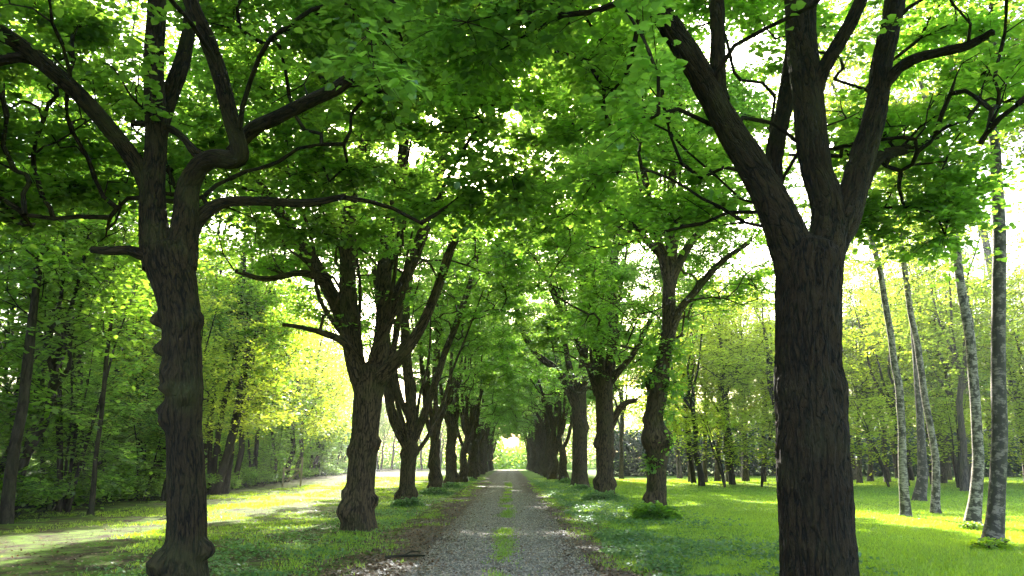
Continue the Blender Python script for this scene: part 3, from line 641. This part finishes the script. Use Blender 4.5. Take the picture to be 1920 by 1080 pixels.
for (x, y, s_) in [(-13.9, 31, .75), (-14.8, 40, 1.0), (-16.5, 46, 1.15), (-17.6, 53, 1.0), (-17.5, 60, 1.25), (-19, 68, 1.2), (-16.8, 36, 1.1), (-21, 82, 1.3), (-23.5, 96, 1.3)]:
    o = dict(loc=(x, y)); LIGHTS = globals().setdefault('LIGHTS', []); LIGHTS.append((x, y, s_))

# ------------------------------------------------------------------ birches on the lawn
def birch(base, pts, label, Y, seed, bm='birch', lm='leaf_birch', name='birch_tree', grp='birch trees standing on the lawn', zc=12.8, nl=12000, ls=.10, rxy=2.5, rz_=5.4):
    root = empty(name, (base[0], base[1], float(gz(base[0], base[1]))), label, 'tree', grp)
    off = np.array(root.location)
    p = [P(a, b_, Y + (c[0] if c else 0)) for a, b_, w, *c in pts]; r = [px2m(w, Y) for a, b_, w, *c in pts]
    p = [np.array((p[0][0], p[0][1], off[2] - .15))] + p; r = [r[0] * 1.25] + r
    top = p[-1]; dd = (p[-1] - p[-2]); dd /= np.linalg.norm(dd)
    h = top[2]
    while h < zc + 3: p.append(p[-1] + dd * 2 + (RS(seed + int(h)).normal(0, .1), 0, 0)); r.append(max(.02, r[-1] * .75)); h += 2
    mb = MB(); tube(mb, p, r, seg=20, step=.15, lump=.06, seed=seed, flare=.25, wob=.03)
    mb.v = [v - off for v in mb.v]; mb.build('trunk', M[bm], root)
    P0 = np.array(p); R0 = np.array(r); k = np.searchsorted(P0[:, 2], 7.0); sub = P0[max(1, k - 1):]
    wd, cr = MB(), MB(); cxy = sub.mean(0)
    def env(rs_, n): q = in_ellipsoid(rs_, n * 2, (cxy[0], cxy[1], zc), (rxy, rxy, rz_), .2); return q[:n]
    crown_on([(sub, R0[max(1, k - 1):])], env, 90, nl // 10, nl, ls, seed, wd, cr, gap=.6, spray=.9, tip=.008, flat=.6, seg=4)
    wd.v = [v - off for v in wd.v]; cr.v = [v - off for v in cr.v]
    wd.build('branches', M[bm], root); cr.build('crown', M[lm], root, smooth=False)
def B(px, py): return G(px, py)
b = B(1858, 1032); birch(b, [(1860, 1020, 17), (1868, 950, 14), (1872, 860, 13), (1874, 760, 13), (1873, 640, 12), (1872, 520, 12), (1871, 400, 11), (1866, 290, 10)], 'nearest birch at the right edge, straight grey trunk with dark fissured foot', b[1], 301, 'birch_dark')
b = B(1822, 985); birch(b, [(1824, 978, 13), (1830, 940, 11), (1834, 880, 10), (1830, 800, 9), (1825, 720, 9), (1815, 620, 9), (1803, 540, 8), (1792, 460, 8), (1775, 380, 7)], 'white birch with a mossy curved foot beside the dark-footed birch', b[1], 302)
b = B(1753, 960); birch(b, [(1754, 955, 8), (1756, 900, 7), (1748, 820, 6), (1735, 740, 6), (1722, 660, 6), (1704, 560, 5), (1690, 460, 5), (1680, 390, 5)], 'thin birch leaning left, just right of the dark-based twin', b[1], 303)
b = B(1722, 940); birch(b, [(1724, 936, 11), (1730, 890, 9), (1727, 820, 7), (1722, 740, 6), (1716, 660, 6), (1705, 560, 5), (1690, 470, 5), (1676, 400, 5)], 'birch with a wide dark base behind the two thin leaning birches', b[1], 304, 'birch_dark')
b = B(1697, 966); birch(b, [(1698, 962, 9), (1694, 900, 8), (1692, 820, 7), (1685, 740, 7), (1676, 660, 6), (1660, 570, 6), (1642, 480, 5), (1622, 400, 5)], 'leftmost birch on the lawn, slim and leaning left', b[1], 305)
b = B(1935, 905); birch(b, [(1932, 900, 10), (1920, 820, 9), (1900, 720, 8), (1885, 640, 8), (1866, 540, 7), (1840, 420, 7), (1828, 380, 6)], 'pale birch leaning left behind the dark-footed birch at the right edge', b[1], 306)

# trees beyond the lawn
RG = 'trees beyond the lawn on the right'
back = [generic('woodland_tree', 'x', 'tree', RG, 400 + k, (7.5, 6.5, 5)[k], (.24, .2, .16)[k], 4, (19, 17, 12)[k], env_tree((7.5, 4.5, 2.4)[k], (20, 18.5, 13)[k], (3.4, 4.0, 3.8)[k]),
    110, 1100, (1800, 10500, 11500)[k], (.17, .17, .15)[k], ('bark_grey', 'bark_grey', 'bark_dark')[k], ('leaf_forest', 'leaf_birch', 'leaf_light')[k], spread=2.0, lean=.4, burl=0, segs=10, gap=.5, spray=1.1, tw=.85, tip=.009) for k in range(3)]
sapl_light = [sapling(260, 6.5, 2.5, 3, 'leaf_light', 'young_maple', RG, 4200, .15, z0=.9, spread=.22)]
rs = RS(29); bk = ['tall grey-stemmed tree', 'light green grey-stemmed tree', 'bright yellow-green maple']
def lat(x, y):
    a = x / y
    return 'near the avenue' if a < .3 else ('behind the front linden' if a < .5 else 'behind the birches')
def bput(k, x, y, s=None):
    s = s or rs.uniform(.85, 1.15); lab = f'{bk[k]} beyond the lawn, {lat(x, y)}, {"in front" if y < 55 else ("midway back" if y < 75 else "far back")}'
    put(back, k, x, y, rs.uniform(0, 6.28), (s, s, s), lab, FOR if x < 0 else RG)
for (px, py, k) in [(1298, 905, 0), (1322, 906, 1), (1345, 903, 0), (1368, 905, 0), (1398, 904, 0), (1432, 906, 1), (1165, 898, 0), (1275, 897, 0), (1612, 908, 1), (1665, 905, 1), (1590, 905, 0), (1800, 905, 1)]:
    g = G(px, py); bput(k, g[0], g[1])
for (x, y) in [(12.6, 50), (15.2, 52), (17.8, 50), (13.4, 55.5), (16.6, 57), (21, 54), (26, 50), (30, 54), (34, 47), (24, 60), (38, 56), (11.9, 59)]: bput(2, x, y, rs.uniform(1.05, 1.25))
for (x, y) in [(13.8, 48.5), (16.2, 49.5), (18.8, 48), (20.8, 50), (23.5, 47), (27, 46), (31, 49), (36, 50)]: put(sapl_light, 0, x, y, rs.uniform(0, 6.28), (1.1, 1.1, .85), 'low bright young maple with leaves down to the grass beyond the lawn', RG)
for (x, y) in [(25, 42), (29, 48), (36, 45), (33, 58), (27, 64)]: bput(1, x, y, rs.uniform(.9, 1.05))
for (x, y) in [(31, 68), (34, 60), (38, 66), (43, 60), (41, 52), (47, 55), (33, 74), (50, 66), (29, 76)]: bput(1, x, y, rs.uniform(1.2, 1.35))
for (x, y) in [(14, 112), (21, 106), (28, 110), (35, 104), (42, 109), (50, 103), (58, 108), (66, 102), (75, 106), (30, 98), (46, 96), (62, 95)]: bput(1, x, y, rs.uniform(1.3, 1.5))
for q in range(46):
    y = rs.uniform(62, 125); x = rs.uniform(21 if y < 100 else 11, y * .95); bput(int(rs.choice([0, 1, 2], p=[.4, .3, .3])), x, y)
for (x, y, s_) in LIGHTS:
    o = copy_thing(back[2], (x, y, float(gz(x, y))), rs.uniform(0, 6.28), (s_, s_, s_), 'bright yellow-green tree leaning out at the edge of the left wood', FOR)
    o.name = 'forest_tree'
for (x, y) in [(-33, 158), (-30, 152), (-27, 160), (-24, 155), (-21, 162), (-18, 157), (-15, 164), (-36, 165), (-25, 145)]: bput_far = put(back, 1, x, y, rs.uniform(0, 6.28), (1.1, 1.1, 1.05), 'pale tree closing the far end of the glade on the left', 'trees closing the glade')
for (x, y) in [(-16, 176), (-11, 184), (-8, 186), (9.5, 187), (13, 178), (18, 186), (24, 176)]: put(back, 1, x, y, rs.uniform(0, 6.28), (1, 1, .9), 'sunlit green tree closing the view beyond the end of the avenue', 'trees beyond the end of the avenue')
def thin(pts, label, Y, seed, **k):
    b_ = P(pts[0][0], pts[0][1], Y); birch((b_[0], Y, 0), pts, label, Y, seed, 'bark_dark', 'leaf_forest', 'forest_tree', FOR, **k)
K = dict(zc=9, nl=6000, ls=.15, rxy=2.8, rz_=3.8)
thin([(12, 960, 11), (25, 860, 10), (45, 740, 9), (55, 660, 9), (65, 560, 7), (80, 460, 6), (88, 380, 5), (95, 300, 4)], 'dark forked tree leaning right at the left edge of the photo', 20, 501, **K)
thin([(30, 930, 7), (60, 800, 7), (85, 660, 6), (105, 560, 6), (120, 500, 5), (130, 420, 4)], 'dark tree leaning right just behind the forked tree at the left edge', 25, 502, **K)
thin([(172, 945, 5), (182, 850, 4), (192, 760, 4), (200, 680, 4), (208, 600, 3), (212, 540, 2)], 'straight pencil-thin stem standing alone left of the elbow-limbed linden', 23, 503, **K)
thin([(398, 925, 5), (405, 850, 5), (420, 760, 5), (440, 670, 4), (446, 600, 4), (452, 500, 3)], 'left stem of the fan of slim stems right of the elbow-limbed linden', 38, 504, **K)
thin([(404, 925, 6), (425, 850, 6), (442, 780, 6), (460, 700, 5), (478, 640, 4), (500, 560, 3)], 'right stem of the fan of slim stems right of the elbow-limbed linden', 38.4, 505, **K)
thin([(392, 925, 4), (394, 850, 4), (398, 760, 4), (402, 660, 3), (404, 560, 3)], 'upright middle stem of the fan of slim stems by the elbow-limbed linden', 38.8, 506, **K)
# closing wood at the far end and round the sides: hedge-like mass, one wood seen as one
def far_mass(name, label, ptsfn, n, size, seed, m):
    rs_ = RS(seed); p = ptsfn(rs_, n); mb_ = MB(); d = rs_.normal(0, 1, (n, 3)); d[:, 2] *= .3; leaves(mb_, p, d, size, rs_, False, .8)
    return tag(mb_.build(name, M[m], smooth=False), label, None, None, 'stuff')
def fm(rs_, n):
    a = rs_.uniform(-.95, .95, n); r = 190 + 40 * np.abs(a) ** 1.5 + rs_.normal(0, 8, n)
    top = 17 + 6 * fbm(np.stack([a * 30, a * 0, a * 0], -1), 3, 3)
    top = top * np.clip(np.abs(a - .003) / .03, .3, 1)
    return np.stack([np.sin(a) * r, np.cos(a) * r, rs_.uniform(0, 1, n) ** 1.4 * top], -1)
far_mass('distant_woods', 'hazy distant wood closing the view beyond the clearing', fm, 380000, .5, 3, 'leaf_forest')
def hm(rs_, n):
    x = rs_.uniform(11, 110, n); y = 88 - .1 * x + rs_.uniform(-1, 7, n)
    return np.stack([x, y, rs_.uniform(0, 1, n) * (5.5 + 1.6 * fbm(np.stack([x * .3, x * 0, x * 0], -1), 8, 2))], -1)
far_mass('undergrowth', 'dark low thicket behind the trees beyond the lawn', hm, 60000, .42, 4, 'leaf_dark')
def lm(rs_, n):
    y = rs_.uniform(8, 125, n); x = -13.6 - np.clip(y - 18, 0, 62) * .10 - rs_.uniform(0, 1, n) ** .8 * 30
    return np.stack([x, y, rs_.uniform(0, 1, n) ** 1.6 * (.5 + .25 * fbm(np.stack([x * .5, y * .5, x * 0], -1), 8, 2))], -1)
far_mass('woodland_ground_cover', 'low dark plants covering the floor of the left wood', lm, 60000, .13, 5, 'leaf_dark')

# ------------------------------------------------------------------ grass, herbs, litter
def scatter_y(rs_, n, a, b, pw=1.3):
    u = rs_.uniform(0, 1, n); k = 1 - pw; return (a ** k + u * (b ** k - a ** k)) ** (1 / k)
def blades(name, label, n, xf, ya, yb, hgt, seed, m='grass', wid=.009, keep=None, pw=1.3):
    rs_ = RS(seed); y = scatter_y(rs_, n, ya, yb, pw); x = xf(rs_, y, n)
    if keep is not None: ok = keep(x, y, rs_); x, y = x[ok], y[ok]
    n = len(x); z = gz(x, y) - .005; p = np.stack([x, y, z], -1)
    k = 3; p = (p[:, None] + rs_.normal(0, .025, (n, k, 3)) * (1, 1, 0)).reshape(-1, 3); n = n * k
    far = np.repeat(np.clip(y / 22, 1, 3.0), k)
    th = rs_.uniform(0, 2 * PI, n); h = hgt * rs_.uniform(.5, 1.3, n) * (1 + .4 * fbm(p * .5, 55, 2)) * far ** .3
    le = rs_.normal(0, .45, (n, 2)) * h[:, None]; w = (wid * far)[:, None]
    s = np.stack([np.cos(th), np.sin(th), th * 0], -1) * w
    tip_ = p + np.stack([le[:, 0], le[:, 1], h], -1); v = np.stack([p - s, p + s, tip_], 1)
    tt = np.clip(.5 + .25 * rs_.normal(0, 1, n) + .3 * fbm(p * .4, 66, 2), 0, 1)
    mb_ = MB(); mb_.add(v.reshape(-1, 3), np.arange(n * 3).reshape(-1, 3), None, np.repeat(tt, 3))
    return tag(mb_.build(name, M[m], smooth=False), label, None, None, 'stuff')
U = lambda a, b: (lambda rs_, y, n: rs_.uniform(a, b, n))
blades('lawn_grass', 'bright short lawn grass right of the avenue', 150000, lambda r, y, n: 2.4 + r.uniform(0, 1, n) * (y * .78 + 2), 7.5, 75, .055, 1, keep=lambda x, y, r: x > 2.4 + .5 * vn(np.stack([x, y, x * 0], -1), 2))
def vk(x, y, r): return fbm(np.stack([x * .9, y * .55, x * 0], -1), 14, 3) - .5 * np.clip(x + 3.2, 0, 1) - .25 * np.clip((22 - y) / 8, 0, 1) > r.uniform(-.2, .35, len(x))
blades('verge_grass', 'patchy trodden grass between the left row and the wood', 75000, lambda r, y, n: -1.9 - r.uniform(0, 1, n) ** 1.1 * 12.5, 7.5, 80, .055, 2, keep=vk)
blades('path_grass', 'thin strip of grass down the middle of the gravel path', 7000, lambda r, y, n: -.1 + r.normal(0, .13, n), 8, 60, .055, 3, keep=lambda x, y, r: fbm(np.stack([x * 2, y * .6, x * 0 + 4], -1), 5, 3) > r.uniform(-.1, .5, len(x)))
blades('edge_grass', 'ragged grass creeping over both edges of the gravel', 9000, lambda r, y, n: np.where(r.uniform(0, 1, n) < .5, -2.2 + r.normal(0, .3, n), 1.75 + r.normal(0, .22, n)), 7.5, 60, .06, 12, keep=lambda x, y, r: fbm(np.stack([x * 1.2, y * .9, x * 0 + 9], -1), 15, 3) > r.uniform(-.1, .4, len(x)))
def herbs(name, label, n, xf, ya, yb, hh, size, seed, m, keep=None):
    rs_ = RS(seed); y = scatter_y(rs_, n, ya, yb, 1.2); x = xf(rs_, y, n)
    cl = fbm(np.stack([x * .8, y * .8, x * 0], -1), 41, 3); ok = cl > rs_.uniform(-.5, .15, n)
    if keep is not None: ok &= keep(x, y, rs_)
    x, y, cl = x[ok], y[ok], cl[ok]; n = len(x)
    z = gz(x, y) + rs_.uniform(.01, 1, n) * hh * (.6 + cl)
    mb_ = MB(); d = rs_.normal(0, 1, (n, 3)); d[:, 2] *= .3; leaves(mb_, np.stack([x, y, z], -1), d, size, rs_, False, .5)
    return tag(mb_.build(name, M[m], smooth=False), label, None, None, 'stuff')
herbs('ground_cover', 'blue-green low herbs on the verge under the right row', 60000, lambda r, y, n: 1.7 + np.abs(r.normal(0, 1, n)) * 1.6, 7, 70, .16, .07, 6, 'herb', keep=lambda x, y, r: (x < 5.6) & (x > 1.95 + .35 * vn(np.stack([y * 1.3, y * 0, y * 0], -1), 61)))
herbs('verge_herbs', 'low herbs and clover on the verge under the left row', 36000, lambda r, y, n: -3.6 + r.normal(0, 1.1, n), 7, 70, .09, .06, 7, 'herb', keep=lambda x, y, r: x < -2.8)
herbs('lawn_weeds', 'scattered broad-leaved weeds in the lawn', 14000, lambda r, y, n: 3 + r.uniform(0, 1, n) * (y * .7), 8, 45, .05, .055, 19, 'leaf_forest', keep=lambda x, y, r: fbm(np.stack([x * .5, y * .5, x * 0 + 3], -1), 88, 3) > .12)
def litter(name, label, n, xf, seed):
    rs_ = RS(seed); y = scatter_y(rs_, n, 7, 60, 1.3); x = xf(rs_, y, n); z = np.where(np.abs(x + .2) < 1.8, .004, gz(x, y)) + rs_.uniform(.003, .02, n)
    mb_ = MB(); d = rs_.normal(0, 1, (n, 3)); d[:, 2] = .22; leaves(mb_, np.stack([x, y, z], -1), d, .05, rs_, False, .3)
    return tag(mb_.build(name, M['litter'], smooth=False), label, None, None, 'stuff')
litter('leaf_litter', 'brown fallen leaves along both edges of the path and over the left verge', 60000, lambda r, y, n: np.where(r.uniform(0, 1, n) < .12, r.uniform(-1.5, 1.5, n), np.where(r.uniform(0, 1, n) < .75, np.where(r.uniform(0, 1, n) < .6, -2.05 + r.normal(0, .5, n), -2 - np.abs(r.normal(0, 4, n))), 1.65 + r.normal(0, .4, n))), 8)
rs_ = RS(9); n = 30000; y = scatter_y(rs_, n, 7, 40, 1.4); x = rs_.uniform(-1.5, 1.3, n)
mb = MB(); a = rs_.uniform(.008, .022, n)[:, None]; c = np.stack([x, y, y * 0 + .006], -1); dirs = np.array([(1, 0, 0), (0, 1, 0), (-1, 0, 0), (0, -1, 0), (0, 0, .9)])
v = c[:, None] + dirs[None] * a[:, None] * rs_.uniform(.6, 1.3, (n, 5, 1)); f = np.array([[0, 1, 4], [1, 2, 4], [2, 3, 4], [3, 0, 4]])
mb.add(v.reshape(-1, 3), (np.arange(n)[:, None, None] * 5 + f[None]).reshape(-1, 3), None, np.repeat(rs_.uniform(0, 1, n), 5))
tag(mb.build('gravel', M['stone'], smooth=False), 'loose pale stones scattered over the path', None, None, 'stuff')

# ------------------------------------------------------------------ haze
m_, t_, o_ = mat('haze_air'); pv = N(t_, 'VolumePrincipled'); pv.inputs['Color'].default_value = (.93, .96, 1, 1); pv.inputs['Density'].default_value = .00035; pv.inputs['Anisotropy'].default_value = .45
t_.links.new(pv.outputs[0], o_.inputs['Volume'])
mb = MB(); c = np.array([(x, y, z) for z in (-1.2, 42) for x, y in ((-490, -130), (490, -130), (490, 490), (-490, 490))], float)
mb.add(c, [[3, 2, 1, 0], [4, 5, 6, 7], [0, 1, 5, 4], [1, 2, 6, 5], [2, 3, 7, 6], [3, 0, 4, 7]])
tag(mb.build('haze', m_, smooth=False), 'faint bright haze in the air of the avenue', None, None, 'stuff')

# ------------------------------------------------------------------ small things
def mound(base, w, h, n, ls, label, seed, m='herb', name='shrub', cat='shrub', group=None):
    root = empty(name, (base[0], base[1], float(gz(base[0], base[1]))), label, cat, group); rs_ = RS(seed); cr, wd = MB(), MB()
    d = rs_.normal(0, 1, (n, 3)); d /= np.linalg.norm(d, axis=1)[:, None]; d[:, 2] = np.abs(d[:, 2])
    p = d * (w, w * .8, h) * (rs_.uniform(.35, 1, n) ** .4)[:, None] * (1 + .35 * fbm(d * 3 + seed, 4, 2))[:, None]
    leaves(cr, p, d * (1, 1, .3), ls, rs_, True, .45)
    for q in range(14):
        a = rs_.uniform(0, 6.28); tube(wd, [(0, 0, -.03), (math.cos(a) * w * .4, math.sin(a) * w * .35, h * .5), (math.cos(a) * w * .8, math.sin(a) * w * .65, h * rs_.uniform(.4, .9))], [.012, .009, .004], seg=5, step=.2)
    cr.build('foliage', M[m], root, smooth=False); wd.build('stems', M['bark_dark'], root); return root
b = G(1231, 978); mound((b[0], b[1], 0), .72, .42, 2600, .10, 'dark leafy bush round the foot of the slender knotty linden', 71, 'leaf_forest')
b = G(1132, 940); mound((b[0], b[1], 0), .75, .35, 1100, .10, 'low clump of shoots at the foot of the twin-stemmed linden', 72)
b = G(765, 950); mound((b[0], b[1], 0), .6, .3, 800, .09, 'low clump of shoots at the foot of the third linden on the left', 73)
b = G(817, 928); mound((b[0], b[1], 0), .8, .35, 900, .1, 'low clump of shoots at the foot of the fourth linden on the left', 74)
for px_, py_, w_, la in ((845, 915, .7, 'fifth linden on the left'), (875, 902, .8, 'sixth linden on the left'), (1060, 907, .8, 'fifth linden on the right'), (1087, 921, .6, 'straight smooth-stemmed linden')):
    b = G(px_, py_); mound((b[0], b[1], 0), w_, .35, 700, .1, 'low clump of green shoots at the foot of the ' + la, int(px_))
b = G(1858, 1042); mound((b[0], b[1], 0), .38, .2, 450, .07, 'tuft of weeds round the dark-footed birch', 75, 'grass', 'weed_clump', 'plant')
b = G(1822, 992); mound((b[0], b[1], 0), .34, .18, 350, .07, 'tuft of weeds round the mossy-footed birch', 76, 'grass', 'weed_clump', 'plant')
# epicormic shoots on the slender knotty linden belong to it
slender = [o for o in COL.objects if o.get('label', '').startswith('slender knotty')][0]
off = np.array(slender.location); mb = MB(); rs_ = RS(77)
for (px, py, rr_, n) in [(1215, 700, .55, 420), (1262, 720, .5, 380), (1222, 868, .3, 160), (1250, 830, .3, 160), (1270, 660, .5, 300), (1255, 770, .35, 160), (1222, 650, .35, 200)]:
    c = P(px, py, YB - .2) - off; d = rs_.normal(0, 1, (n, 3)); leaves(mb, c + d * rr_ * .42, d, .11, rs_, True, .4)
mb.build('leafy_shoots', M['leaf'], slender, smooth=False)
# wooden barrier at the edge of the wood
def box_between(mb_, a, b_, w):
    a, b_ = np.array(a, float), np.array(b_, float); d = b_ - a; d /= np.linalg.norm(d); u = np.cross(d, (0, 1, 0)); u /= np.linalg.norm(u); v_ = np.cross(d, u)
    c = [q + (sx * u + sy * v_) * w / 2 for q in (a, b_) for sx, sy in ((-1, -1), (1, -1), (1, 1), (-1, 1))]
    mb_.add(c, [[0, 1, 2, 3], [7, 6, 5, 4], [0, 4, 5, 1], [1, 5, 6, 2], [2, 6, 7, 3], [3, 7, 4, 0]], np.array(c))
g = G(545, 912); fr = empty('wooden_barrier', (g[0], g[1], 0), 'weathered wooden post-and-rail barrier standing at the edge of the left wood', 'fence')
for x0, h in ((-.55, 1.25), (.65, 1.9)):
    mb = MB(); box_between(mb, (x0, 0, -.1), (x0 + .03, 0, h), .11); mb.build('post', M['wood'], fr, smooth=False)
mb = MB(); box_between(mb, (-.49, 0, 1.1), (.6, 0, 1.12), .12); mb.build('rail', M['wood'], fr, smooth=False)
mb = MB(); box_between(mb, (-.3, .02, .35), (.6, .02, 1.0), .10); mb.build('brace', M['wood'], fr, smooth=False)
# fallen sticks
def stick(a, b_, label, r, seed):
    A, Bq = G(*a), G(*b_); rs_ = RS(seed); mb_ = MB(); m_ = (A + Bq) / 2 + (0, rs_.uniform(-.1, .1), .03)
    off = A.copy(); pts = [A - off + (0, 0, r + .004), m_ - off + (0, 0, r), Bq - off + (0, 0, r + .01)]; tube(mb_, pts, [r, r * .8, r * .5], seg=7, step=.1, lump=.1, wob=.03)
    tube(mb_, [pts[1], pts[1] + (.1, .12, .05), pts[1] + (.25, .2, .03)], [r * .5, r * .4, r * .2], seg=5, step=.1)
    o = mb_.build('fallen_branch', M['bark_dark']); o.location = off; tag(o, label, 'branch')
stick((722, 1049), (795, 1046), 'dead branch lying on the brown litter at the left edge of the path', .03, 1)
stick((1335, 1020), (1357, 1014), 'short dead stick lying on the lawn right of the herbs', .018, 2)

# what shares a look is told apart by its order from the camera
from collections import defaultdict
same = defaultdict(list)
for o in COL.objects:
    if o.get('label') and o.get('category'): same[o['label']].append(o)
for lab, os_ in same.items():
    if len(os_) > 1:
        os_.sort(key=lambda o: o.location.length)
        for q, o in enumerate(os_): o['label'] = ('nearest ' if q == 0 else ORD[q] + ' nearest ') + lab
